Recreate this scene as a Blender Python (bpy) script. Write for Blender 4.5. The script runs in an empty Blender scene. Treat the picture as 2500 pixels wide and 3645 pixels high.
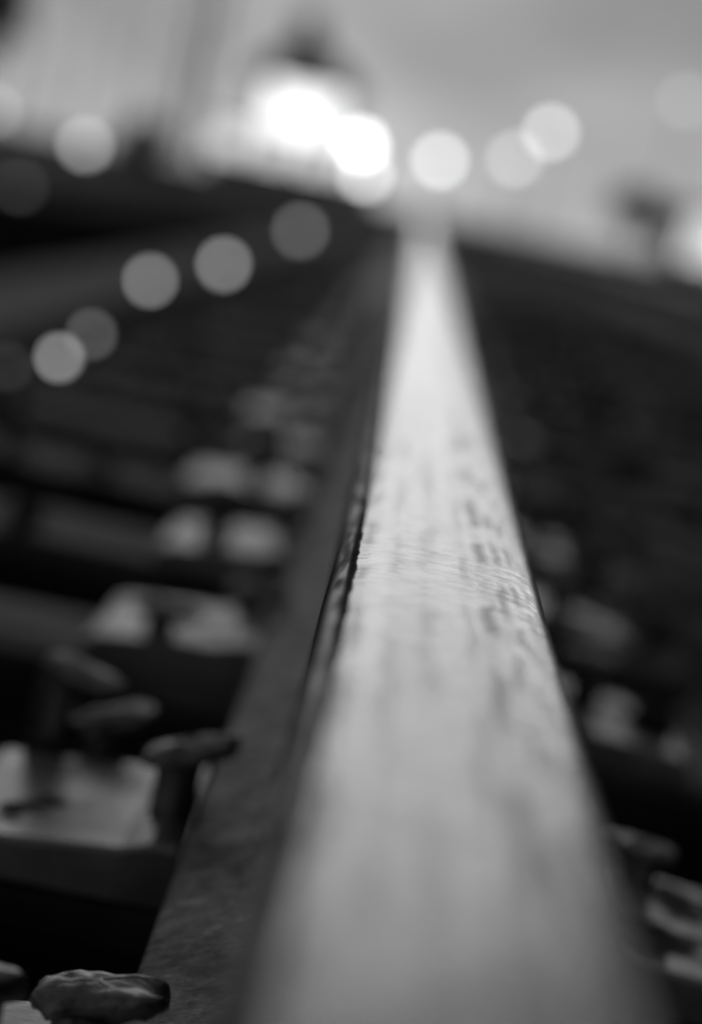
import bpy, bmesh, math, random
import numpy as np
from mathutils import Vector, Matrix, noise
R = math.radians
random.seed(7); rng = np.random.default_rng(7)
S = bpy.context.scene
COL = S.collection

# ------------------------------------------------------------------ camera
FPX = 10150.0                       # focal length in pixels of the 2500 px wide frame
CAM = Vector((-0.031, 0.0, 0.326))  # 12 cm above the rail head
ROLL = R(12.0)
VPX, VPY = 1510.0, 750.0            # where the rail runs to
F_c = Vector(((VPX - 1250) / FPX, -(VPY - 1822) / FPX, -1.0)).normalized()
w = -(math.sin(ROLL) * F_c.x + math.cos(ROLL) * F_c.y) / F_c.z
U_c = Vector((math.sin(ROLL), math.cos(ROLL), w)).normalized()
R_c = F_c.cross(U_c)
ROT = Matrix((R_c, F_c, U_c))       # camera -> world
cd = bpy.data.cameras.new('camera'); cam = bpy.data.objects.new('camera', cd); COL.objects.link(cam)
cam.matrix_world = Matrix.Translation(CAM) @ ROT.to_4x4()
cd.sensor_fit = 'HORIZONTAL'; cd.sensor_width = 24.0; cd.lens = 24.0 * FPX / 2500
cd.clip_start = 0.02; cd.clip_end = 9000
AXIS = ROT @ Vector((0, 0, -1))
cd.dof.use_dof = True
cd.dof.focus_distance = (Vector((0.0, 0.995, 0.205)) - CAM).dot(AXIS)
cd.dof.aperture_fstop = 4.65
S.camera = cam

def at(px, py, D):
    """world point at forward distance D seen at pixel (px, py) of the photograph"""
    d = ROT @ Vector(((px - 1250) / FPX, -(py - 1822) / FPX, -1.0))
    return CAM + d * (D / d.y)

def at_h(px, py, H):
    """world point at height H below the camera"""
    d = ROT @ Vector(((px - 1250) / FPX, -(py - 1822) / FPX, -1.0))
    return CAM + d * (-H / d.z)

# ------------------------------------------------------------------ sky, sun, exposure
SUN_EL, SUN_AZ = 3.2, -1.5         # ahead of the camera, a little to the left
world = bpy.data.worlds.new('World'); S.world = world; world.use_nodes = True
nt = world.node_tree; nt.nodes.clear()
sky = nt.nodes.new('ShaderNodeTexSky'); sky.sky_type = 'NISHITA'; sky.sun_disc = False
sky.sun_elevation = R(SUN_EL); sky.sun_rotation = R(SUN_AZ)
sky.air_density = 1.0; sky.dust_density = 0.6; sky.ozone_density = 1.0
bw = nt.nodes.new('ShaderNodeRGBToBW')      # black-and-white photograph
tc = nt.nodes.new('ShaderNodeTexCoord')
mp = nt.nodes.new('ShaderNodeMapping'); mp.inputs['Scale'].default_value = (5, 5, 14); mp.inputs['Location'].default_value = (3.7, 1.3, 0.9)
cn = nt.nodes.new('ShaderNodeTexNoise'); cn.inputs['Scale'].default_value = 2.2; cn.inputs['Detail'].default_value = 4
cr = nt.nodes.new('ShaderNodeMapRange'); cr.inputs['From Min'].default_value = 0.3; cr.inputs['From Max'].default_value = 0.7
cr.inputs['To Min'].default_value = 0.78; cr.inputs['To Max'].default_value = 1.22
mu = nt.nodes.new('ShaderNodeMath'); mu.operation = 'MULTIPLY'
bg = nt.nodes.new('ShaderNodeBackground'); bg.inputs['Strength'].default_value = 0.05
wo = nt.nodes.new('ShaderNodeOutputWorld')
L = nt.links.new
L(sky.outputs[0], bw.inputs[0]); L(tc.outputs['Generated'], mp.inputs[0]); L(mp.outputs[0], cn.inputs['Vector'])
L(cn.outputs['Fac'], cr.inputs['Value']); L(cr.outputs[0], mu.inputs[1])
ov = nt.nodes.new('ShaderNodeMath'); ov.operation = 'MULTIPLY_ADD'   # thin overcast: sky light dimmed, plus an even cloud deck
ov.inputs[1].default_value = 1.75; ov.inputs[2].default_value = 2.0
L(bw.outputs[0], ov.inputs[0]); L(ov.outputs[0], mu.inputs[0])
L(mu.outputs[0], bg.inputs['Color']); L(bg.outputs[0], wo.inputs['Surface'])
sl = bpy.data.lights.new('sun', 'SUN'); sun = bpy.data.objects.new('sun', sl); COL.objects.link(sun)
sl.energy = 0.5; sl.angle = R(25); sl.color = (1, 1, 1)
sdir = Vector((math.sin(R(SUN_AZ)) * math.cos(R(SUN_EL)), math.cos(R(SUN_AZ)) * math.cos(R(SUN_EL)), math.sin(R(SUN_EL))))
sun.rotation_euler = sdir.to_track_quat('Z', 'Y').to_euler()
sun.location = (0, 0, 30)
S.view_settings.view_transform = 'Standard'; S.view_settings.look = 'None'
S.view_settings.exposure = -2.2; S.view_settings.gamma = 1.0
S.render.engine = 'CYCLES'
S.cycles.use_denoising = True
S.cycles.use_adaptive_sampling = False
S.cycles.max_bounces = 4
S.cycles.sample_clamp_indirect = 4.0

# ------------------------------------------------------------------ helpers
def tag(o, label=None, cat=None, group=None, kind=None):
    if label: o['label'] = label
    if cat: o['category'] = cat
    if group: o['group'] = group
    if kind: o['kind'] = kind
    return o

def empty(name, loc, label=None, cat=None, group=None):
    o = bpy.data.objects.new(name, None); COL.objects.link(o); o.location = loc
    o.empty_display_size = 0.05
    return tag(o, label, cat, group)

def link(name, me, parent=None, loc=(0, 0, 0), rot=(0, 0, 0)):
    o = bpy.data.objects.new(name, me); COL.objects.link(o)
    o.location = loc; o.rotation_euler = rot
    if parent: o.parent = parent
    return o

def mesh_of(bm, name, mat, smooth=False):
    me = bpy.data.meshes.new(name); bm.normal_update(); bm.to_mesh(me); bm.free()
    if mat: me.materials.append(mat)
    if smooth:
        for p in me.polygons: p.use_smooth = True
    return me

def pyd(name, verts, faces, mat, smooth=False):
    me = bpy.data.meshes.new(name); me.from_pydata(verts, [], faces); me.update()
    me.materials.append(mat)
    if smooth:
        for p in me.polygons: p.use_smooth = True
    return me

def box(bm, x0, x1, y0, y1, z0, z1, bev=0.0):
    vs = [bm.verts.new(c) for c in ((x0,y0,z0),(x1,y0,z0),(x1,y1,z0),(x0,y1,z0),(x0,y0,z1),(x1,y0,z1),(x1,y1,z1),(x0,y1,z1))]
    fs = [bm.faces.new([vs[i] for i in f]) for f in ((3,2,1,0),(4,5,6,7),(0,1,5,4),(1,2,6,5),(2,3,7,6),(3,0,4,7))]
    if bev:
        es = list({e for f in fs for e in f.edges})
        bmesh.ops.bevel(bm, geom=es, offset=bev, segments=2, affect='EDGES')

def tube(bm, p, q, r0, r1, n=10, cap=True):
    p, q = Vector(p), Vector(q); d = (q - p).normalized()
    a = d.orthogonal().normalized(); b = d.cross(a)
    A = [bm.verts.new(p + (a * math.cos(t) + b * math.sin(t)) * r0) for t in [2*math.pi*i/n for i in range(n)]]
    B = [bm.verts.new(q + (a * math.cos(t) + b * math.sin(t)) * r1) for t in [2*math.pi*i/n for i in range(n)]]
    for i in range(n): bm.faces.new((A[i], A[(i+1) % n], B[(i+1) % n], B[i]))
    if cap: bm.faces.new(A[::-1]); bm.faces.new(B)

# ------------------------------------------------------------------ materials (grey: the photograph is black and white)
class M:
    def __init__(s, name):
        s.m = bpy.data.materials.new(name); s.m.use_nodes = True
        s.t = s.m.node_tree; s.p = s.t.nodes['Principled BSDF']
        s.tc = None
    def n(s, typ, **kw):
        x = s.t.nodes.new(typ)
        for k, v in kw.items(): setattr(x, k, v)
        return x
    def l(s, a, b): s.t.links.new(a, b)
    def coord(s, scale=(1, 1, 1), loc=(0, 0, 0), world=False):
        mpn = s.n('ShaderNodeMapping'); mpn.inputs['Scale'].default_value = scale; mpn.inputs['Location'].default_value = loc
        if world:
            g = s.n('ShaderNodeNewGeometry'); s.l(g.outputs['Position'], mpn.inputs[0])
        else:
            if s.tc is None: s.tc = s.n('ShaderNodeTexCoord')
            s.l(s.tc.outputs['Object'], mpn.inputs[0])
        return mpn.outputs[0]
    def noise(s, scale, det=4, rough=0.6, loc=(0, 0, 0), world=False, dist=0.0):
        x = s.n('ShaderNodeTexNoise'); x.inputs['Scale'].default_value = 1.0
        x.inputs['Detail'].default_value = det; x.inputs['Roughness'].default_value = rough; x.inputs['Distortion'].default_value = dist
        s.l(s.coord(scale, loc, world), x.inputs['Vector']); return x.outputs['Fac']
    def rng(s, v, a, b, c, d, smooth=False):
        x = s.n('ShaderNodeMapRange')
        if smooth: x.interpolation_type = 'SMOOTHSTEP'
        for k, q in zip(('From Min', 'From Max', 'To Min', 'To Max'), (a, b, c, d)): x.inputs[k].default_value = q
        s.l(v, x.inputs['Value']); return x.outputs[0]
    def math(s, op, a, b=None, c=None):
        x = s.n('ShaderNodeMath', operation=op)
        for i, q in enumerate((a, b, c)):
            if q is None: continue
            if isinstance(q, (int, float)): x.inputs[i].default_value = q
            else: s.l(q, x.inputs[i])
        return x.outputs[0]
    def mix(s, f, a, b):
        return s.math('ADD', a if not isinstance(a, (int, float)) else s.math('ADD', a, 0.0),
                      s.math('MULTIPLY', f, s.math('SUBTRACT', b, a)))
    def bump(s, h, strength, dist):
        b = s.n('ShaderNodeBump'); b.inputs['Strength'].default_value = strength; b.inputs['Distance'].default_value = dist
        s.l(h, b.inputs['Height']); s.l(b.outputs[0], s.p.inputs['Normal'])
    def col(s, v):
        if isinstance(v, (int, float)): s.p.inputs['Base Color'].default_value = (v, v, v, 1)
        else: s.l(v, s.p.inputs['Base Color'])
    def set(s, **kw):
        for k, v in kw.items():
            k = k.replace('_', ' ')
            if isinstance(v, (int, float)): s.p.inputs[k].default_value = v
            else: s.l(v, s.p.inputs[k])

def simple(name, lo, hi, scale, rough=0.7, metal=0.0, bump=0.0, bd=0.01, world=False, rnd=False):
    m = M(name)
    sc = scale if isinstance(scale, tuple) else (scale,) * 3
    nz = m.noise(sc, 5, 0.65, world=world)
    c = m.rng(nz, 0.3, 0.7, lo, hi)
    if rnd:
        oi = m.n('ShaderNodeObjectInfo'); c = m.math('MULTIPLY', c, m.math('MULTIPLY_ADD', m.math('POWER', oi.outputs['Random'], 6.0), 16.0, 0.5))
    m.col(c); m.set(Roughness=rough, Metallic=metal)
    if bump: m.bump(nz, bump, bd)
    return m.m

def rail_material():
    m = M('rail_steel')
    if m.tc is None: m.tc = m.n('ShaderNodeTexCoord')
    sx = m.n('ShaderNodeSeparateXYZ'); m.l(m.tc.outputs['Object'], sx.inputs[0])
    X, Z = sx.outputs['X'], sx.outputs['Z']
    edge = m.noise((60, 45, 60), 3, 0.6)
    xw = m.math('ADD', X, m.rng(edge, 0.3, 0.7, -0.0005, 0.0005))
    # polished running band between the gauge corner and the field edge
    left = m.rng(xw, -0.0290, -0.0278, 0, 1, True)
    right = m.rng(xw, 0.0402, 0.0424, 1, 0, True)
    top = m.rng(Z, 0.164, 0.172, 0, 1, True)
    band = m.math('MULTIPLY', m.math('MULTIPLY', left, right), top)
    # wear spots drawn out along the rail, fewer in the middle
    wob = m.rng(m.noise((20, 22, 1), 3, 0.6, loc=(1, 7, 0)), 0.25, 0.75, -0.0016, 0.0016)
    sp = None
    for k, (c, hw_, fq, amt) in enumerate([(-0.0252, 0.0030, 13, 0.75), (-0.0150, 0.0026, 7, 0.45), (-0.0040, 0.0035, 6, 0.42), (0.0090, 0.0022, 9, 0.5),
                                           (0.0158, 0.0032, 9.5, 1.0), (0.0222, 0.0024, 12, 0.9), (0.0272, 0.0019, 16, 0.85), (0.0314, 0.0017, 20, 0.7), (0.0350, 0.0014, 24, 0.45)]):
        row = m.rng(m.math('ABSOLUTE', m.math('SUBTRACT', m.math('ADD', X, m.rng(m.noise((40, 26, 1), 4, 0.65, loc=(k * 3.1, 7 + k * 1.9, 0)), 0.25, 0.75, -0.0024, 0.0024)), c)), 0.0002, hw_ * 1.55, 1, 0, True)
        ph = m.math('MULTIPLY_ADD', m.noise((30, 5, 1), 3, 0.6, loc=(k * 5.3, k * 2.7, 0)), 8.0, k * 2.1)
        dash = m.rng(m.math('SINE', m.math('MULTIPLY_ADD', sx.outputs['Y'], 6.283 * fq * 0.62, ph)), -0.45, 0.45, 0.28, 1.1, True)
        q = m.math('MULTIPLY', m.math('MULTIPLY', row, dash), amt)
        sp = q if sp is None else m.math('MAXIMUM', sp, q)
    wide = m.noise((45, 3.0, 1), 3, 0.5)
    stripes = m.noise((260, 0.6, 1), 2, 0.5)
    scr = m.noise((60, 190, 1), 5, 0.85, dist=0.0)
    scr2 = m.noise((150, 520, 1), 3, 0.8)
    s1 = m.rng(scr, 0.52, 0.60, 0, 1)
    s2 = m.rng(scr2, 0.54, 0.64, 0, 1)
    polish = m.rng(wide, 0.3, 0.7, 0.25, 0.40)
    polish = m.math('MULTIPLY', polish, m.rng(stripes, 0.3, 0.7, 0.78, 1.10))
    polish = m.math('MULTIPLY', polish, m.math('SUBTRACT', 1.0, m.math('MULTIPLY', sp, 0.9)))
    polish = m.math('MULTIPLY', polish, m.math('SUBTRACT', 1.0, m.math('MULTIPLY', s1, m.math('MINIMUM', m.math('ADD', 0.52, m.math('MULTIPLY', sp, 0.9)), 0.95))))
    polish = m.math('MULTIPLY', polish, m.math('SUBTRACT', 1.0, m.math('MULTIPLY', s2, 0.6)))
    rust_n = m.noise((130, 130, 130), 6, 0.75)
    rust_b = m.noise((9, 9, 9), 4, 0.6)
    lip = m.math('MULTIPLY', m.rng(X, -0.0362, -0.0345, 0, 1, True), m.rng(X, -0.0315, -0.0300, 1, 0, True))
    lip = m.math('MULTIPLY', m.math('MULTIPLY', lip, m.rng(Z, 0.168, 0.172, 0, 1, True)), m.rng(m.noise((300, 25, 60), 2, 0.5), 0.3, 0.6, 0.3, 1))
    rust = m.math('MULTIPLY', m.rng(rust_n, 0.33, 0.67, 0.05, 0.46), m.rng(m.noise((34, 20, 34), 4, 0.7), 0.38, 0.62, 0.25, 2.1))
    rust = m.math('MULTIPLY', rust, m.rng(Z, 0.024, 0.050, 1.25, 0.22, True))   # dusty foot; shade on web and head side put into the colour
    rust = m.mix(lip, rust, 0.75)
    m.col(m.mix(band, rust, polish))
    foot = m.rng(Z, 0.024, 0.050, 1, 0, True)
    m.set(Metallic=m.mix(band, m.mix(lip, m.math('MULTIPLY', foot, 0.35), 0.95), 1.0))
    m.set(Specular_IOR_Level=m.rng(foot, 0, 1, 0.12, 0.5))
    rp = m.math('ADD', m.rng(wide, 0.3, 0.7, 0.125, 0.09), m.math('MULTIPLY', sp, 0.12))
    m.set(Roughness=m.mix(band, m.mix(lip, m.rng(foot, 0, 1, 0.85, 0.55), 0.4), rp))
    hgt = m.mix(band, m.math('MULTIPLY', rust_n, 4.0), m.math('SUBTRACT', m.math('MULTIPLY', s1, -0.9), m.math('MULTIPLY', s2, 0.6)))
    m.bump(hgt, 0.12, 0.00025)
    return m.m

def timber_material():
    m = M('weathered_timber')
    g = m.noise((3, 60, 60), 6, 0.7, dist=0.4)
    big = m.noise((3, 2.6, 2.6), 4, 0.65, world=True)
    cr = m.noise((1.2, 42, 42), 3, 0.5, loc=(4, 2, 7))
    crack = m.rng(m.math('ABSOLUTE', m.math('SUBTRACT', cr, 0.5)), 0.0, 0.025, 1, 0, True)
    c = m.math('MULTIPLY', m.rng(g, 0.25, 0.75, 0.008, 0.15), m.rng(big, 0.40, 0.62, 0.2, 2.8))
    oi = m.n('ShaderNodeObjectInfo')
    c = m.math('MULTIPLY', c, m.rng(oi.outputs['Random'], 0, 1, 0.7, 1.3))
    c = m.math('MULTIPLY', c, m.math('SUBTRACT', 1.0, m.math('MULTIPLY', crack, 0.85)))
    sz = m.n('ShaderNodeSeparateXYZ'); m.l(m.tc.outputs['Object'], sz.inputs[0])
    c = m.math('MULTIPLY', c, m.rng(sz.outputs['Z'], -0.035, -0.008, 0.3, 1.0, True))   # tops weathered grey, shade of the sides painted into the colour
    m.col(c); m.set(Roughness=0.55)
    m.bump(m.math('SUBTRACT', g, m.math('MULTIPLY', crack, 1.5)), 0.7, 0.004)
    return m.m

MAT_RAIL = rail_material()
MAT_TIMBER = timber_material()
def plate_material():
    m = M('worn_plate_steel')
    nz = m.noise((26, 26, 26), 5, 0.65); gr = m.noise((16, 11, 16), 3, 0.6, loc=(2, 5, 1), world=True)
    if m.tc is None: m.tc = m.n('ShaderNodeTexCoord')
    sx = m.n('ShaderNodeSeparateXYZ'); m.l(m.coord(world=True), sx.inputs[0])
    gr = m.math('ADD', gr, m.rng(sx.outputs['X'], 0.0, 0.12, 0.0, 0.09))
    grime = m.rng(gr, 0.62, 0.72, 0, 1, True)
    oi = m.n('ShaderNodeObjectInfo'); vr = m.rng(oi.outputs['Random'], 0, 1, 0.65, 1.1)
    m.col(m.mix(grime, m.math('MULTIPLY', vr, m.rng(nz, 0.3, 0.7, 0.5, 0.85)), 0.06)); m.set(Roughness=m.rng(grime, 0, 1, 0.38, 0.8), Metallic=m.rng(grime, 0, 1, 0.95, 0.0))
    m.bump(nz, 0.3, 0.002); return m.m
MAT_PLATE = plate_material()
MAT_SPIKE = simple('rusty_spike_iron', 0.16, 0.75, 110, 0.38, 1.0, 0.35, 0.002)
MAT_STONE = simple('ballast_stone', 0.025, 0.10, 30, 0.7, 0.0, 0.4, 0.004, rnd=True)
def stones_material():
    m = M('ballast_stone_mass')
    vo = m.n('ShaderNodeTexVoronoi'); vo.inputs['Scale'].default_value = 1.0; m.l(m.coord((18, 18, 18)), vo.inputs['Vector'])
    se = m.n('ShaderNodeSeparateColor'); m.l(vo.outputs['Color'], se.inputs[0])
    nz = m.noise((22, 22, 22), 4, 0.6)
    m.col(m.math('MINIMUM', 0.75, m.math('MULTIPLY', m.rng(nz, 0.3, 0.7, 0.018, 0.065), m.math('MULTIPLY_ADD', m.math('POWER', se.outputs[0], 7.0), 42.0, 0.5))))
    m.set(Roughness=0.72); m.bump(nz, 0.4, 0.004); return m.m
MAT_STONES = stones_material()
MAT_BED = simple('oily_ballast', 0.006, 0.024, 16, 0.8, 0.0, 1.0, 0.03)
MAT_GROUND = simple('dark_earth_and_turf', 0.02, 0.06, 0.8, 0.9, 0.0, 0.8, 0.08)
MAT_PATH = simple('pale_path_grit', 0.6, 0.95, 1.6, 0.9, 0.0, 0.5, 0.01)
MAT_YARD = simple('pale_yard_gravel', 0.35, 0.55, 0.5, 0.9, 0.0, 0.3, 0.03)
MAT_GRASS = simple('dark_grass_blades', 0.02, 0.055, 2.5, 0.7, world=True)
MAT_LEAF = simple('dark_leaves', 0.025, 0.08, 3, 0.6)
MAT_BARK = simple('bark', 0.10, 0.22, 8, 0.85, 0, 0.6, 0.02)
MAT_WHITE = simple('white_paint', 0.7, 0.82, 1.5, 0.6)
MAT_ROOF = simple('slate', 0.03, 0.08, 4, 0.55, 0, 0.4, 0.01)
MAT_CONC = simple('concrete', 0.25, 0.4, 3, 0.85, 0, 0.3, 0.01)
MAT_BLACK = simple('black_paint', 0.015, 0.03, 6, 0.5)
MAT_METAL = simple('galvanised_steel', 0.25, 0.4, 6, 0.5, 0.6)

def lamp_mat(name, e):
    m = M(name); m.col(0.8); m.set(Roughness=0.4)
    m.p.inputs['Emission Color'].default_value = (1, 1, 1, 1); m.p.inputs['Emission Strength'].default_value = e
    return m.m

# ------------------------------------------------------------------ setting: ground, ballast bed, path, yard
PROF = [(-3000, -1.3), (-60, -1.25), (-20, -1.15), (-10, -1.0), (-6, -0.70), (-3.6, -0.66), (-2.9, -0.62), (-2.12, -0.46), (-2.06, -0.43), (-1.25, -0.425), (-0.9, -0.30), (-0.52, -0.09),
        (-0.45, -0.10), (1.95, -0.10), (2.05, -0.09), (2.7, -0.34), (3.4, -0.40), (6, -0.70), (12, -1.0), (60, -1.2), (3000, -1.3)]
def gh(x):
    for (a, za), (b, zb) in zip(PROF, PROF[1:]):
        if a <= x <= b: return za + (zb - za) * (x - a) / (b - a)
    return PROF[-1][1]

def strip(name, xs, ys, dz, mat, wob=0.0):
    vs, fs = [], []
    for y in ys:
        for x in xs:
            vs.append((x, y, gh(x) + dz + (wob * noise.noise(Vector((x * 3, y * 3, 0))) if wob else 0)))
    n = len(xs)
    for j in range(len(ys) - 1):
        for i in range(n - 1):
            fs.append((j*n+i, j*n+i+1, (j+1)*n+i+1, (j+1)*n+i))
    o = link(name, pyd(name, vs, fs, mat, True)); tag(o, kind='structure'); return o

gx = sorted(set([p[0] for p in PROF] + [-1500, -700, -300, -120, -35, -14, -8, 20, 35, 120, 300, 700, 1500]))
strip('ground', gx, [-30, -5, 0, 2, 5, 10, 20, 40, 80, 150, 300, 600, 1200, 2500, 4000], -0.05, MAT_GROUND)
bx = [-1.27 + 0.08 * i for i in range(51)]
by = [-1.0 + 0.1 * i for i in range(110)] + [10 + 0.5 * i for i in range(60)] + [40, 60, 100, 160, 260, 400]
ballast = strip('ballast_bed', bx, by, 0.0, MAT_BED, 0.012)
px = [-2.08 + 0.11 * i for i in range(7)]
strip('path', px, [-1 + 0.4 * i for i in range(100)] + [40, 60, 100, 200, 400], 0.006, MAT_PATH, 0.004)
yv = [(-9.5, 14), (-70, 14), (-160, 260), (-14, 260)]
strip('yard', [-160, -60, -35, -20, -14, -11], [22, 40, 60, 90, 140, 220, 300], 0.02, MAT_YARD)

# ------------------------------------------------------------------ sleepers with plates and spikes
RAIL_Z = 0.020            # rail base stands on the plates, sleeper top is z = 0
GAUGE_X = 1.51            # the other rail
tie_y = [0.905, 1.37, 1.94, 2.45, 2.955]
while tie_y[-1] < 31: tie_y.append(tie_y[-1] + 0.508 + random.uniform(-0.03, 0.03))

def tie_mesh(seed):
    bm = bmesh.new()
    nx, L_, W, Hh = 26, 2.5, 0.225, 0.17
    prof = [(-.5,-1),(-.5,-.5),(-.5,-.06),(-.47,-.015),(-.3,0),(-.1,0),(.1,0),(.3,0),(.47,-.015),(.5,-.06),(.5,-.5),(.5,-1)]
    rows = []
    for i in range(nx + 1):
        t = i / nx; row = []
        for (a, b) in prof:
            p = Vector((t * L_ - L_ / 2, a * W, b * Hh))
            q = Vector((p.x * 2.2, p.y * 14, p.z * 14 + seed * 9.1))
            d = noise.noise(q) * 0.006 + noise.noise(q * 3.1) * 0.003
            if i in (0, nx): p.x += noise.noise(q * 2) * 0.012
            p.y += d if abs(a) > .45 else 0
            p.z -= abs(d) if b > -.3 else 0
            row.append(bm.verts.new(p))
        rows.append(row)
    for i in range(nx):
        for k in range(len(prof) - 1):
            bm.faces.new((rows[i][k], rows[i+1][k], rows[i+1][k+1], rows[i][k+1]))
    bm.faces.new(rows[0]); bm.faces.new(rows[nx][::-1])
    for r in (0,):
        pass
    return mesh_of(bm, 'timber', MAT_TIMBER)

def plate_mesh(seed):
    """rolled tie plate: flat ends, two shoulders either side of the rail seat"""
    bm = bmesh.new()
    xs = [-0.190, -0.183, -0.150, -0.105, -0.092, -0.080, -0.078, 0.078, 0.080, 0.092, 0.105, 0.165, 0.210, 0.216]
    zs = [0.008, 0.0125, 0.016, 0.020, 0.0245, 0.0245, 0.0185, 0.0185, 0.0245, 0.0245, 0.020, 0.016, 0.0125, 0.008]
    ys = [-0.098, -0.094, -0.05, 0, 0.05, 0.094, 0.098]
    T, B = [], []
    for j, y in enumerate(ys):
        row, rb = [], []
        for x, z in zip(xs, zs):
            wob = 0.006 * noise.noise(Vector((x * 11, seed * 5.3, 1 if y > 0 else 9))) if abs(y) > .09 else 0
            dz = -0.002 if j in (0, len(ys) - 1) else 0
            row.append(bm.verts.new((x, y + wob, z + dz + 0.0012 * noise.noise(Vector((x * 30, y * 30, seed))))))
            rb.append(bm.verts.new((x, y + wob, -0.004)))
        T.append(row); B.append(rb)
    n, k = len(ys), len(xs)
    for j in range(n - 1):
        for i in range(k - 1):
            bm.faces.new((T[j][i], T[j][i+1], T[j+1][i+1], T[j+1][i]))
    for i in range(k - 1):
        bm.faces.new((B[0][i], B[0][i+1], T[0][i+1], T[0][i])); bm.faces.new((T[-1][i], T[-1][i+1], B[-1][i+1], B[-1][i]))
    for j in range(n - 1):
        bm.faces.new((T[j][0], T[j+1][0], B[j+1][0], B[j][0])); bm.faces.new((B[j][-1], B[j+1][-1], T[j+1][-1], T[j][-1]))
    return mesh_of(bm, 'tie_plate', MAT_PLATE)

def spike_mesh(seed, detail=3, slope=0.0, shift=0.0):
    """cut track spike: square shank, flat chipped oval head longer towards the rail (+x). Origin under the head."""
    bm = bmesh.new()
    nu = 32 if detail > 2 else 14
    outline = lambda t: (0.0225 * math.copysign(abs(math.cos(t)) ** 0.62, math.cos(t)) + 0.004 - shift, 0.0170 * math.copysign(abs(math.sin(t)) ** 0.62, math.sin(t)))
    lev = [(0.42, -0.0020), (0.70, 0.0), (0.93, 0.0020), (1.0, 0.0042), (0.985, 0.0062), (0.93, 0.0078), (0.80, 0.0090), (0.60, 0.0098), (0.36, 0.0102), (0.16, 0.0104)] if detail > 2 else [(0.42, -0.002), (0.93, 0.002), (1.0, 0.005), (0.75, 0.0090), (0.35, 0.0102)]
    rings = []
    for (s, z) in lev:
        ring = []
        for i in range(nu):
            t = 2 * math.pi * i / nu; x, y = outline(t)
            p = Vector((x * s, y * s, z))
            q = p * 70 + Vector((seed * 7.7, 0, 0))
            am = 0.0022 * s
            p += Vector((noise.noise(q), noise.noise(q + Vector((9, 0, 0))), 0)) * am
            chip = max(0.0, noise.noise(q * 1.5 + Vector((0, 5, 0))) - 0.12)
            p.z += 0.0016 * noise.noise(q * 2.2) + 0.0010 * noise.noise(q * 5.1) - chip * 0.009 * s
            p.z += slope * (p.x + shift)
            ring.append(bm.verts.new(p))
        rings.append(ring)
    for a, b in zip(rings, rings[1:]):
        for i in range(nu): bm.faces.new((a[i], a[(i+1) % nu], b[(i+1) % nu], b[i]))
    c = bm.verts.new((0.003 - shift, 0, 0.0104 + slope * 0.003))
    for i in range(nu): bm.faces.new((rings[-1][i], rings[-1][(i+1) % nu], c))
    h = 0.0098
    A = [bm.verts.new((sx * h, sy * h, 0.003 + slope * sx * h)) for sx, sy in ((-1,-1),(1,-1),(1,1),(-1,1))]
    B = [bm.verts.new((sx * h, sy * h, -0.075)) for sx, sy in ((-1,-1),(1,-1),(1,1),(-1,1))]
    sh = [bm.faces.new((A[i], B[i], B[(i+1) % 4], A[(i+1) % 4])) for i in range(4)]
    bm.faces.new(B[::-1])
    me = mesh_of(bm, 'spike', MAT_SPIKE, True)
    return me

TIES = [tie_mesh(i) for i in range(5)]
PLATES = [plate_mesh(i) for i in range(4)]
SPIKES = [spike_mesh(i) for i in range(6)]
SPIKE_FIT = {(0, 0): spike_mesh(31, 3, 0.16), (0, 1): spike_mesh(32, 3, -0.1), (1, 0): spike_mesh(33, 3, 0.33), (1, 1): spike_mesh(34, 3, 0.35), (1, 2): spike_mesh(35, 3, -0.16, -0.010)}
SPIKES_FAR = [spike_mesh(i + 20, 1) for i in range(2)]

# (x, y, head height above sleeper top, turn, tilt): measured for the nearest sleepers, routine for the others
CUSTOM = {
    0: [(-0.086, 0.02, 0.044, 0.0, 0), (-0.119, -0.065, 0.066, 2.6, 0), (0.094, -0.05, 0.047, math.pi, 0.0), (0.148, 0.05, 0.032, 2.0, 0.0)],
    1: [(-0.089, -0.030, 0.050, 0.12, 0), (-0.138, 0.125, 0.026, 0.3, 0), (-0.166, 0.112, 0.050, -0.1, 0), (0.094, 0.05, 0.046, math.pi, 0.0), (0.141, 0.065, 0.030, 2.7, 0.05)],
    2: [(-0.092, 0.06, 0.034, 0.1, 0.0), (-0.146, -0.055, 0.026, 0.0, 0.0), (0.095, -0.05, 0.044, math.pi, 0.0), (0.150, 0.04, 0.040, 2.9, 0.0)],
}
ORD = ['nearest', 'second nearest', 'third nearest', 'fourth nearest', 'fifth nearest', 'sixth nearest', 'seventh nearest', 'eighth nearest']
EXTRA = ['a chipped spike head', 'one spike raised above its plate', 'a bright plate notched by a dark spike',
         'a blurred bright plate', 'a dim plate', 'a faint plate', 'hardly visible plate', 'hardly visible plate']
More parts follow.
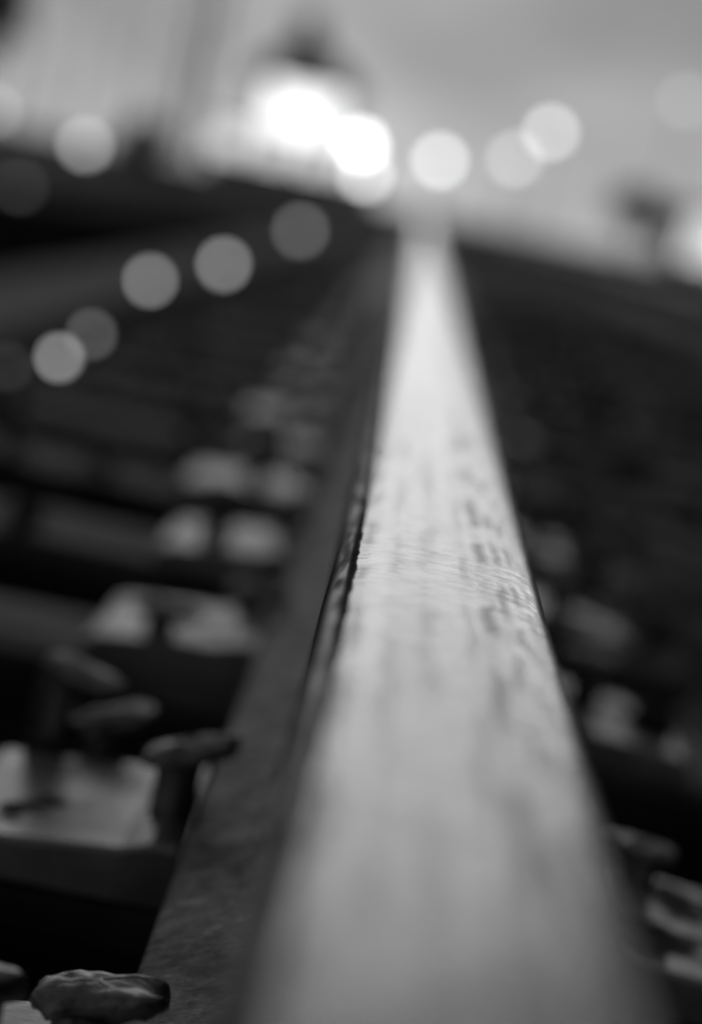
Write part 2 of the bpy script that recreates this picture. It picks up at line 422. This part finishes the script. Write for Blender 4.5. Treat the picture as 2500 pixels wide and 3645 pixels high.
for k, y in enumerate(tie_y):
    t = empty('wooden_sleeper', (0, y, 0))
    if k < 6: tag(t, f'{ORD[k]} dark timber sleeper with {EXTRA[k]}', 'sleeper', 'sleepers under the track')
    elif k < 16: tag(t, 'blurred dark timber sleeper in the middle distance of the track', 'sleeper', 'sleepers in the middle distance')
    else: tag(t, 'tiny blurred sleeper in the far end of the track', 'sleeper', 'sleepers far along the track')
    skew = random.uniform(-0.015, 0.015)
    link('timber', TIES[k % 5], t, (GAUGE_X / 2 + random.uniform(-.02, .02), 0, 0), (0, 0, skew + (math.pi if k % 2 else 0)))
    for xr in (0.0, GAUGE_X):
        if xr and k > 40: continue
        p = link('tie_plate', PLATES[k % 4], t, (xr, 0, 0), (0, 0, 0 if k % 2 or k < 3 else math.pi))
        if k == 1: p.location.y = -0.02
        if xr or k > 14: continue
        sp = CUSTOM.get(k) or [(-0.092, random.choice((-1, 1)) * 0.05, 0.045, 0, 0), (-0.147, random.choice((-1, 1)) * 0.045, random.uniform(0.035, 0.06), random.uniform(-.4, .4), 0),
                               (0.094, random.choice((-1, 1)) * 0.05, 0.045, math.pi, 0), (0.150, random.choice((-1, 1)) * 0.045, random.uniform(0.04, 0.06), math.pi, 0)]
        for j, (sx, sy, sz, rz, tl) in enumerate(sp):
            me = SPIKE_FIT[(k, j)] if (k, j) in SPIKE_FIT else SPIKES[(k * 4 + j) % 6] if k < 5 else SPIKES_FAR[j % 2]
            q = link('spike', me, p, (0, 0, 0), (0, tl, rz))
            q.location = (sx, sy, sz) if p.rotation_euler.z == 0 else (-sx, -sy, sz)
            if p.rotation_euler.z: q.rotation_euler.z += math.pi

# ------------------------------------------------------------------ rails
HALF = [(0,.1857),(.006,.18565),(.012,.1854),(.018,.1850),(.0235,.1843),(.0275,.1832),(.0308,.1815),(.0335,.1790),(.0354,.1757),(.0366,.1715),(.0371,.1660),(.0376,.1480),(.0370,.1455),(.0350,.1443),
        (.0170,.1392),(.0122,.1345),(.0097,.1250),(.0088,.1050),(.0088,.0850),(.0098,.0620),(.0118,.0480),(.0155,.0385),(.0220,.0330),(.0360,.0272),(.0680,.0160),(.0735,.0140),(.0757,.0118),(.0762,.0090),(.0762,.0025),(.0750,0)]
def rail_mesh():
    prof = [(x * 1.145 if z > .1435 else x, z) for x, z in HALF] + [   # head flattened and spread to the right by wear
        (-x, z) for x, z in HALF[::-1] if x > 0]
    ys = [-0.8, 0, 0.3, 0.6, 1, 1.5, 2, 3, 4, 6, 9, 14, 20, 30, 50, 80, 130, 200, 320]
    bm = bmesh.new(); rows = [[bm.verts.new((x, y, z)) for x, z in prof] for y in ys]
    n = len(prof)
    for a, b in zip(rows, rows[1:]):
        for i in range(n): bm.faces.new((a[i], a[(i+1) % n], b[(i+1) % n], b[i]))
    bm.faces.new(rows[0]); bm.faces.new(rows[-1][::-1])
    bmesh.ops.recalc_face_normals(bm, faces=bm.faces[:])
    return mesh_of(bm, 'rail', MAT_RAIL, True)
rm = rail_mesh()
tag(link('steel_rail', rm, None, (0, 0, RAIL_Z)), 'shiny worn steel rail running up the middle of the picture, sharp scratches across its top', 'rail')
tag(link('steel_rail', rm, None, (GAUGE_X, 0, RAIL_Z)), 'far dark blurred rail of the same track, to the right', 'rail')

# ------------------------------------------------------------------ ballast stones
def stone_shape(seed):
    bm = bmesh.new(); bmesh.ops.create_icosphere(bm, subdivisions=1, radius=1.0)
    rr = random.Random(seed)
    k = Vector((rr.uniform(.75, 1.25), rr.uniform(.7, 1.1), rr.uniform(.55, .85)))
    cuts = [Vector((rr.gauss(0,1), rr.gauss(0,1), rr.gauss(0,1))).normalized() for _ in range(5)]
    for v in bm.verts:
        p = v.co * rr.uniform(.88, 1.12)
        for c in cuts:
            d = p.dot(c) - rr.uniform(.55, .65)
            if d > 0: p -= c * d
        v.co = Vector((p.x * k.x, p.y * k.y, p.z * k.z))
    bm.verts.index_update()
    V = np.array([v.co[:] for v in bm.verts]); Fc = np.array([[v.index for v in f.verts] for f in bm.faces])
    bm.free(); return V, Fc
SH = [stone_shape(i) for i in range(10)]
MAT_PALE = simple('pale_limestone', 0.45, 0.8, 30, 0.7, 0.0, 0.4, 0.004)
SM_PALE = [pyd('pale_stone', [tuple(v) for v in V], [tuple(int(i) for i in f) for f in Fc], MAT_PALE) for V, Fc in SH[:4]]
SM = [pyd('ballast_stone', [tuple(v) for v in V], [tuple(int(i) for i in f) for f in Fc], MAT_STONE) for V, Fc in SH]
def free(x, y, r):
    if -0.52 < x < 2.03:
        for ty in tie_y:
            if abs(y - ty) < 0.1125 + r * 0.9: return False
    for xr in (0, GAUGE_X):
        if abs(x - xr) < 0.03: pass
    return True
cand = []
def scatter(n, x0, x1, y0, y1, rmin, rmax):
    for _ in range(n):
        x, y, r = random.uniform(x0, x1), random.uniform(y0, y1), random.uniform(rmin, rmax)
        if not free(x, y, r): continue
        z = gh(x) + random.uniform(-0.2, 0.75) * r
        if -0.52 < x < 2.03: z -= 0.0 if y > 1.6 or x > 0 else 0.02
        cand.append((x, y, z, r))
scatter(7000, -1.25, 2.2, 0.3, 6, 0.016, 0.034)
scatter(11000, -1.25, 2.6, 6, 18, 0.018, 0.036)
scatter(3500, -1.3, -0.5, 0.5, 10, 0.014, 0.03)
scatter(60, -0.5, -0.2, 1.0, 6, 0.012, 0.02)
for _ in range(420):       # stray stones lying on the sleepers
    x, ty, r = random.uniform(0.19, 1.4), random.choice(tie_y[1:26]), random.uniform(0.012, 0.030)
    cand.append((x, ty + random.uniform(-0.09, 0.09), r * 0.45, r))
for _ in range(110):
    x, ty, r = random.uniform(-0.48, -0.2), random.choice(tie_y[3:26]), random.uniform(0.008, 0.018)
    cand.append((x, ty + random.uniform(-0.09, 0.09), r * 0.45, r))
for _ in range(1500):      # ballast heaped a little higher right of the rail
    x, y, r = random.uniform(0.12, 1.3), random.uniform(1.0, 10), random.uniform(0.016, 0.032)
    if free(x, y, r): cand.append((x, y, -0.055 + random.uniform(-.03, .03), r))
def score(c):
    p = Vector(c[:3]) - CAM; q = ROT.transposed() @ p
    if q.z > -0.2: return -1
    X, Y = 1250 + FPX * q.x / -q.z, 1822 - FPX * q.y / -q.z
    if not (-40 < X < 2540 and 300 < Y < 3700): return -1
    uv = p.x / -p.z
    if -0.16 < uv < 0.55: return -1
    return c[3] / -q.z
order = sorted(range(len(cand)), key=lambda i: -score(cand[i]))
near = set(i for i in order[:130] if score(cand[i]) > 0)
for i in near:
    x, y, z, r = cand[i]
    me = SM_PALE[i % 4] if random.random() < (0.30 if cand[i][0] > 0 else 0.12) else SM[i % 10]
    o = link('ballast_stone', me, ballast, (x, y, z), (random.uniform(0, 6), random.uniform(0, 6), random.uniform(0, 6)))
    o.scale = (r, r, r)
pale_spots = [(0.44, 5.7), (0.62, 5.2), (0.38, 4.6), (0.214, 2.78), (0.30, 2.5), (0.34, 2.2), (0.26, 3.3), (0.47, 3.1), (0.55, 4.1), (0.8, 6.5), (0.7, 7.4), (0.95, 8.2), (0.5, 6.6), (0.29, 2.1), (0.41, 3.7), (0.6, 8.8), (1.1, 9.6), (0.8, 5.4), (0.33, 2.9)]
for k, (x, y) in enumerate(pale_spots):
    for q in range(9):
        xx, yy, rr_ = x + random.gauss(0, .07), y + random.gauss(0, .08), random.uniform(0.018, 0.038)
        xx = max(xx, 0.20)
        o = link('ballast_stone', SM_PALE[(k + q) % 4], ballast, (xx, yy, (rr_ * .45 if not free(xx, yy, rr_ * .5) else -0.03)), (random.uniform(0, 6), random.uniform(0, 6), random.uniform(0, 6)))
        o.scale = (rr_, rr_, rr_ * .8)
VV, FF, off = [], [], 0
for i, (x, y, z, r) in enumerate(cand):
    if i in near: continue
    V, Fc = SH[i % 10]
    q = rng.normal(size=4); q /= np.linalg.norm(q); a, b, c, d = q
    Q = np.array([[1-2*(c*c+d*d), 2*(b*c-a*d), 2*(b*d+a*c)], [2*(b*c+a*d), 1-2*(b*b+d*d), 2*(c*d-a*b)], [2*(b*d-a*c), 2*(c*d+a*b), 1-2*(b*b+c*c)]])
    VV.append((V @ Q.T) * r + np.array((x, y, z))); FF.append(Fc + off); off += len(V)
def tri_mesh(name, V, F, mat):
    me = bpy.data.meshes.new(name); me.vertices.add(len(V)); me.vertices.foreach_set('co', V.astype(np.float32).ravel())
    me.loops.add(F.size); me.loops.foreach_set('vertex_index', F.astype(np.int32).ravel())
    me.polygons.add(len(F)); me.polygons.foreach_set('loop_start', np.arange(0, F.size, F.shape[1], dtype=np.int32))
    me.update(calc_edges=True); me.validate(); me.materials.append(mat); return me
o = link('ballast_gravel', tri_mesh('ballast_gravel', np.vstack(VV), np.vstack(FF), MAT_STONES), ballast); tag(o, kind='stuff')

# ------------------------------------------------------------------ grass in the ditch on the left and beyond the far rail
def grass(name, label, n, xr, yr, hmin, hmax):
    x = rng.uniform(*xr, n); y = yr[0] + (yr[1] - yr[0]) * rng.random(n) ** 1.6
    h = rng.uniform(hmin, hmax, n) * (0.6 + 0.02 * np.minimum(y, 30)); a = rng.uniform(0, 6.28, n); wd = 0.004 + 0.0006 * y
    z = np.array([gh(v) for v in x]) - 0.06; le = rng.uniform(0, 0.5, n) * h; b = rng.uniform(0, 6.28, n)
    ca, sa = np.cos(a) * wd, np.sin(a) * wd
    V = np.empty((n, 5, 3))
    V[:, 0] = np.c_[x - ca, y - sa, z]; V[:, 1] = np.c_[x + ca, y + sa, z]
    mx, my = x + np.cos(b) * le * .35, y + np.sin(b) * le * .35
    V[:, 2] = np.c_[mx + ca * .7, my + sa * .7, z + h * .6]; V[:, 3] = np.c_[mx - ca * .7, my - sa * .7, z + h * .6]
    V[:, 4] = np.c_[x + np.cos(b) * le, y + np.sin(b) * le, z + h]
    base = (np.arange(n) * 5)[:, None]
    F = np.vstack([base + np.array([0, 1, 2]), base + np.array([0, 2, 3]), base + np.array([3, 2, 4])])
    o = link(name, tri_mesh(name, V.reshape(-1, 3), F, MAT_GRASS)); tag(o, label, 'grass', kind='stuff')
grass('grass', 'dark rough grass in the ditch left of the pale path', 16000, (-6.5, -2.2), (4, 34), 0.12, 0.30)
grass('grass', 'low dark grass beyond the far rail on the right', 14000, (3.0, 12), (10, 80), 0.08, 0.25)

# ------------------------------------------------------------------ lamps
def marker_lamp(pos, r, e, label):
    g = gh(pos.x)
    t = empty('marker_lamp', (pos.x, pos.y, g), label, 'lamp', 'small marker lamps along the path')
    h = pos.z - g
    bm = bmesh.new(); tube(bm, (0, 0, -0.05), (0, 0, max(h - r * 1.0, 0.02)), 0.006, 0.006, 8); link('stake', mesh_of(bm, 'stake', MAT_METAL), t)
    bm = bmesh.new(); tube(bm, (0, 0.004, h), (0, 0.045, h), r * 1.12, r * 0.8, 16); hs = link('housing', mesh_of(bm, 'housing', MAT_BLACK), t)
    bm = bmesh.new(); bmesh.ops.create_uvsphere(bm, u_segments=16, v_segments=10, radius=r)
    for v in bm.verts: v.co = Vector((v.co.x, v.co.y * 0.4 + 0.002, v.co.z + h))
    link('lens', mesh_of(bm, 'lens', lamp_mat('marker_lens', e), True), t)

def globe_lamp(pos, r, e, label, group='globe lamps on posts in the distance'):
    g = gh(pos.x) - 0.04
    t = empty('globe_lamp', (pos.x, pos.y, g), label, 'street lamp', group)
    h = pos.z - g
    bm = bmesh.new(); tube(bm, (0, 0, -0.05), (0, 0, 0.10), 0.09, 0.08, 12); link('base', mesh_of(bm, 'base', MAT_BLACK), t)
    bm = bmesh.new(); tube(bm, (0, 0, 0.05), (0, 0, h - r * 0.9), 0.035, 0.025, 10); link('post', mesh_of(bm, 'post', MAT_METAL), t)
    bm = bmesh.new(); tube(bm, (0, 0, h - r * 1.05), (0, 0, h - r * 0.75), r * .45, r * .5, 12); link('collar', mesh_of(bm, 'collar', MAT_BLACK), t)
    bm = bmesh.new(); bmesh.ops.create_uvsphere(bm, u_segments=24, v_segments=14, radius=r)
    bmesh.ops.translate(bm, verts=bm.verts[:], vec=(0, 0, h))
    link('globe', mesh_of(bm, 'globe', lamp_mat('lit_globe', e), True), t)

# marker lamps on the ballast toe, left
for px_, py_, H, rpx, e, lb in [
    (210, 1272, 0.50, 21, 15, 'brightest of the small lit lamps low on the left, a crisp light disc'),
    (325, 1190, 0.50, 20, 6, 'dim small lit lamp just behind the brightest one on the left'),
    (535, 998, 0.60, 20, 15, 'small lit lamp third along the pale path on the left'),
    (797, 940, 0.60, 20, 17, 'small lit lamp fourth along the path, left of the dark middle'),
    (1070, 820, 0.62, 20, 8, 'dim small lit lamp farthest up the path, below the white building'),
    (30, 1305, 0.50, 20, 1.6, 'faint small lamp cut by the left edge, beside the brightest one')]:
    p = at_h(px_, py_, H); marker_lamp(p, rpx / FPX * p.y, e, lb)
for px_, py_, D, rpx, e, lb in [
    (1567, 571, 58, 24, 27, 'lit globe lamp straight above the far end of the shiny rail'),
    (1834, 566, 62, 24, 15, 'dimmer lit globe lamp overlapping a brighter one on the right'),
    (1961, 471, 60, 24, 22, 'upper bright globe lamp of the overlapping pair on the right'),
    (2440, 360, 66, 22, 7, 'faint globe lamp near the upper right edge'),
    (303, 515, 64, 22, 16, 'lit globe lamp on the left above the dark verge'),
    (1300, 625, 56, 24, 26, 'lit globe lamp in front of the right end of the white building'),
    (1285, 515, 57, 30, 40, 'very bright globe lamp at the lower right of the white glow'),
    (-20, 395, 60, 20, 10, 'globe lamp cut off by the left edge of the picture'),
    (68, 668, 50, 20, 2.2, 'faint low globe lamp at the left edge over the dark verge')]:
    p = at(px_, py_, D); globe_lamp(p, rpx / FPX * p.y, e, lb)

# ------------------------------------------------------------------ buildings
MAT_GLOW = lamp_mat('glow_pane', 8.0)  # emitters added to the house front so its white burns out
MAT_GLOW2 = lamp_mat('glow_pane_soft', 5.0)  # weaker glow added across the shed front to whiten it
def added_pane(parent, x0, x1, z0, z1, y, mat, nx=2, nz=2):
    bm = bmesh.new(); box(bm, x0, x1, y - 0.03, y - 0.01, z0, z1); pane = link('added_pane', mesh_of(bm, 'added_pane', mat), parent)
    bm = bmesh.new(); f = 0.05
    for a, b, c, d in ((x0-f, x1+f, z0-f, z0), (x0-f, x1+f, z1, z1+f), (x0-f, x0, z0, z1), (x1, x1+f, z0, z1)): box(bm, a, b, y - 0.06, y + 0.0, c, d)
    for i in range(1, nx): xx = x0 + (x1 - x0) * i / nx; box(bm, xx - .015, xx + .015, y - 0.045, y - 0.031, z0, z1)
    link('frame', mesh_of(bm, 'frame', MAT_WHITE), pane)

def gable(bm, x0, x1, y0, y1, z0, z1, rz):
    xm = (x0 + x1) / 2
    v = [bm.verts.new(c) for c in ((x0,y0,z0),(x1,y0,z0),(x1,y0,z1),(xm,y0,rz),(x0,y0,z1),(x0,y1,z0),(x1,y1,z0),(x1,y1,z1),(xm,y1,rz),(x0,y1,z1))]
    for f in ((0,1,2,3,4),(9,8,7,6,5),(1,6,7,2),(5,0,4,9)): bm.faces.new([v[i] for i in f])
def gable_roof(bm, x0, x1, y0, y1, z1, rz, ov=0.25, th=0.14):
    xm = (x0 + x1) / 2; s = (rz - z1) / (xm - x0)
    for sg, xe in ((-1, x0 - ov), (1, x1 + ov)):
        ze = z1 - s * ov
        c = [(xe, ze), (xm, rz), (xm, rz + th), (xe, ze + th)]
        A = [bm.verts.new((x, y0 - ov, z + 0.01)) for x, z in c]; B = [bm.verts.new((x, y1 + ov, z + 0.01)) for x, z in c]
        for i in range(4): bm.faces.new((A[i], A[(i+1) % 4], B[(i+1) % 4], B[i]))
        bm.faces.new(A[::-1]); bm.faces.new(B)
    bmesh.ops.recalc_face_normals(bm, faces=bm.faces[:])

D = 95.0
def LX(u): return CAM.x + u / FPX * D
def LZ(v): return CAM.z - v / FPX * D
x0, x1 = LX(-665), LX(-345); g = gh(-6) - 0.6
t = empty('signal_house', ((x0 + x1) / 2, D, g), 'overexposed white house with dark steep roof and added glowing panes, upper left of centre', 'building')
hw = (x1 - x0) / 2; ze = LZ(-345) - g; zr = LZ(-470) - g
bm = bmesh.new(); gable(bm, -hw, hw, 0, 5, -0.3, ze, zr); link('wall', mesh_of(bm, 'wall', MAT_WHITE), t)
bm = bmesh.new(); gable_roof(bm, -hw, hw, 0, 5, ze, zr, 0.3, 0.55); rf = link('roof', mesh_of(bm, 'roof', MAT_ROOF), t)
bm = bmesh.new(); box(bm, -0.75, 0.1, 1.6, 2.4, zr - 0.8, zr + 1.3); link('chimney', mesh_of(bm, 'chimney', MAT_ROOF), rf)
added_pane(t, -hw + 0.35, hw - 0.15, ze - 1.7, ze - 0.1, 0, MAT_GLOW, 3)
added_pane(t, -hw + 0.35, hw - 0.15, ze - 3.5, ze - 2.0, 0, MAT_GLOW, 3)
bm = bmesh.new(); box(bm, hw - 1.0, hw - 0.2, -0.05, -0.005, -0.2, ze - 3.65); link('door', mesh_of(bm, 'door', MAT_ROOF), t)

wx0, wx1 = LX(-740), LX(-175)
t = empty('white_shed', ((wx0 + wx1) / 2, D - 6, g), 'long low white shed with added glowing panes in front of the white house', 'building')
hw = (wx1 - wx0) / 2; zt = LZ(-150) - g
bm = bmesh.new(); box(bm, -hw, hw, 0, 3, -0.3, zt); link('wall', mesh_of(bm, 'wall', MAT_WHITE), t)
bm = bmesh.new(); box(bm, -hw - .15, hw + .15, -0.2, 3.2, zt + 0.002, zt + 0.08); link('roof', mesh_of(bm, 'roof', MAT_WHITE), t)
n = 4
for i in range(n):
    a = -hw + 2 * hw * i / n + 0.12; b = -hw + 2 * hw * (i + 1) / n - 0.12
    added_pane(t, a, b, 2.15, zt - 0.10, 0, MAT_GLOW2, 2)

D = 60.0
t = empty('trackside_hut', (LX(1040), D, gh(6)), 'small white hut with an added glowing pane, cut by the right edge', 'building')
zt = LZ(-200) - gh(6); hw = 0.95
bm = bmesh.new(); box(bm, -hw, hw, 0, 2, -0.3, zt); link('wall', mesh_of(bm, 'wall', MAT_WHITE), t)
bm = bmesh.new(); box(bm, -hw - .1, hw + .1, -0.12, 2.1, zt + .002, zt + 0.07); link('roof', mesh_of(bm, 'roof', MAT_WHITE), t)
added_pane(t, -hw + 0.25, hw - 0.12, zt - 1.0, zt - 0.12, 0, lamp_mat('hut_glow_pane', 4.5), 2)  # added pane that glows to brighten the white hut

# ------------------------------------------------------------------ mast, signal, cabinet
D = 55.0
x = LX(-880); g = gh(x) - 0.05
t = empty('lattice_mast', (x, D, g), 'tall grey mast rising out of the top of the picture, left of the white house', 'mast')
bm = bmesh.new(); hh = 9.0
for sx in (-1, 1):
    for sy in (-1, 1): tube(bm, (sx * .22, sy * .22, 0), (sx * .16, sy * .16, hh), 0.045, 0.036, 6)
link('post', mesh_of(bm, 'post', MAT_CONC), t)
bm = bmesh.new()
for i in range(18):
    z0_, z1_ = i * hh / 18, (i + 1) * hh / 18; s = 1 if i % 2 else -1
    for sy in (-1, 1):
        tube(bm, (-s * .2, sy * .2, z0_), (s * .2, sy * .2, z1_), 0.014, 0.014, 5); tube(bm, (sy * .2, -s * .2, z0_), (sy * .2, s * .2, z1_), 0.014, 0.014, 5)
link('bracing', mesh_of(bm, 'bracing', MAT_CONC), t)

# ------------------------------------------------------------------ trees and bushes
def leaf_cloud(c, rx, ry, rz, n, size, seed, fill=0.5):
    r = np.random.default_rng(seed)
    d = r.normal(size=(n, 3)); d /= np.linalg.norm(d, axis=1)[:, None]
    rad = fill + (1 - fill) * r.random(n) ** 0.6
    lump = np.array([0.8 + 0.35 * noise.noise(Vector(v) * 2.2 + Vector((seed, 0, 0))) for v in d])
    P = d * (rad * lump)[:, None] * np.array((rx, ry, rz)) + np.array(c)
    a = r.normal(size=(n, 3)); a /= np.linalg.norm(a, axis=1)[:, None]
    b = np.cross(a, r.normal(size=(n, 3))); b /= np.linalg.norm(b, axis=1)[:, None]
    s = size * r.uniform(.6, 1.3, n)[:, None]
    V = np.stack([P - a * s, P + b * s * .45, P + a * s, P - b * s * .45], 1).reshape(-1, 3)
    F = (np.arange(n) * 4)[:, None] + np.arange(4)
    return V, F
def round_tree(u, v, D_, rx, rz, label, seed):
    x, zc = CAM.x + u / FPX * D_, CAM.z - v / FPX * D_
    g = gh(x) - 0.05; h = zc - g
    t = empty('round_headed_tree', (x, D_, g), label, 'tree')
    rr = random.Random(seed); bm = bmesh.new()
    tube(bm, (0, 0, -.05), (0.02, 0, h - rz * .5), .045, .03, 8)
    for i in range(9):
        a = i * 2.4; e = Vector((math.cos(a) * rx * .6, math.sin(a) * rx * .6, h + rz * rr.uniform(-.1, .6)))
        tube(bm, (0.02, 0, h - rz * .55), e, .02, .006, 6)
    link('trunk', mesh_of(bm, 'trunk', MAT_BARK), t)
    V, F = leaf_cloud((0, 0, h), rx, rx, rz, 2600, 0.085, seed, 0.05)
    link('crown', tri_mesh('crown', V, F, MAT_LEAF), t)
round_tree(-1030, -40, 50.0, 0.50, 0.50, 'small dark round-headed tree alone on the left above the verge', 3)
round_tree(735, -165, 45.0, 0.46, 0.40, 'small dark round-headed tree on the right, beside the white hut', 8)
round_tree(860, -135, 47.0, 0.34, 0.28, 'smaller dark round-headed tree between the hut and its taller neighbour', 9)

def tree(pos, h, spread, label, seed, leaves=500, cat='tree', crown_lo=0.3, group=None):
    rr = random.Random(seed); g = gh(pos[0]) - 0.05
    t = empty('slender_tree', (pos[0], pos[1], g), label, cat, group)
    bm = bmesh.new(); pts = [Vector((0, 0, -.1))]; k0 = 0.05 if leaves < 1000 else 0.09
    for i in range(1, 7): pts.append(Vector((rr.uniform(-.08, .08), rr.uniform(-.08, .08), h * i / 6)))
    for i in range(6): tube(bm, pts[i], pts[i+1], k0 * (1 - i / 6.5), k0 * (1 - (i + 1) / 6.5), 7)
    for i in range(16):
        f = rr.uniform(crown_lo, .92); z = h * f; a = rr.uniform(0, 6.28); l = spread * rr.uniform(.5, 1) * (1.15 - f)
        k = min(int(f * 6), 5); b = pts[k].lerp(pts[k+1], f * 6 - k)
        tube(bm, b, b + Vector((math.cos(a) * l, math.sin(a) * l, l * 1.5)), .022, .006, 5)
    link('trunk', mesh_of(bm, 'trunk', MAT_BARK), t)
    V, F = leaf_cloud((0, 0, h * (crown_lo + 1) / 2), spread * .55, spread * .55, h * (1 - crown_lo) / 2, leaves, .06, seed, 0.05)
    link('crown', tri_mesh('crown', V, F, MAT_LEAF), t)
D = 75.0
for i, (u, hgt, lv) in enumerate([(-1500, 6.0, 60), (-1400, 6.6, 40), (-1335, 6.2, 30), (-1240, 6.4, 60), (-1150, 6.1, 30), (-1060, 6.6, 50), (-990, 6.2, 30)]):
    tree((LX(u), D + i * 1.3, 0), hgt, 0.7, 'thin sparse tree in the pale row at the upper left', 40 + i, lv, group='thin sparse trees in a row')
D = 40.0
tree((LX(-1660), D, 0), 3.9, 1.3, 'dark leafy tree at the upper left corner', 77, 6000, crown_lo=0.42)
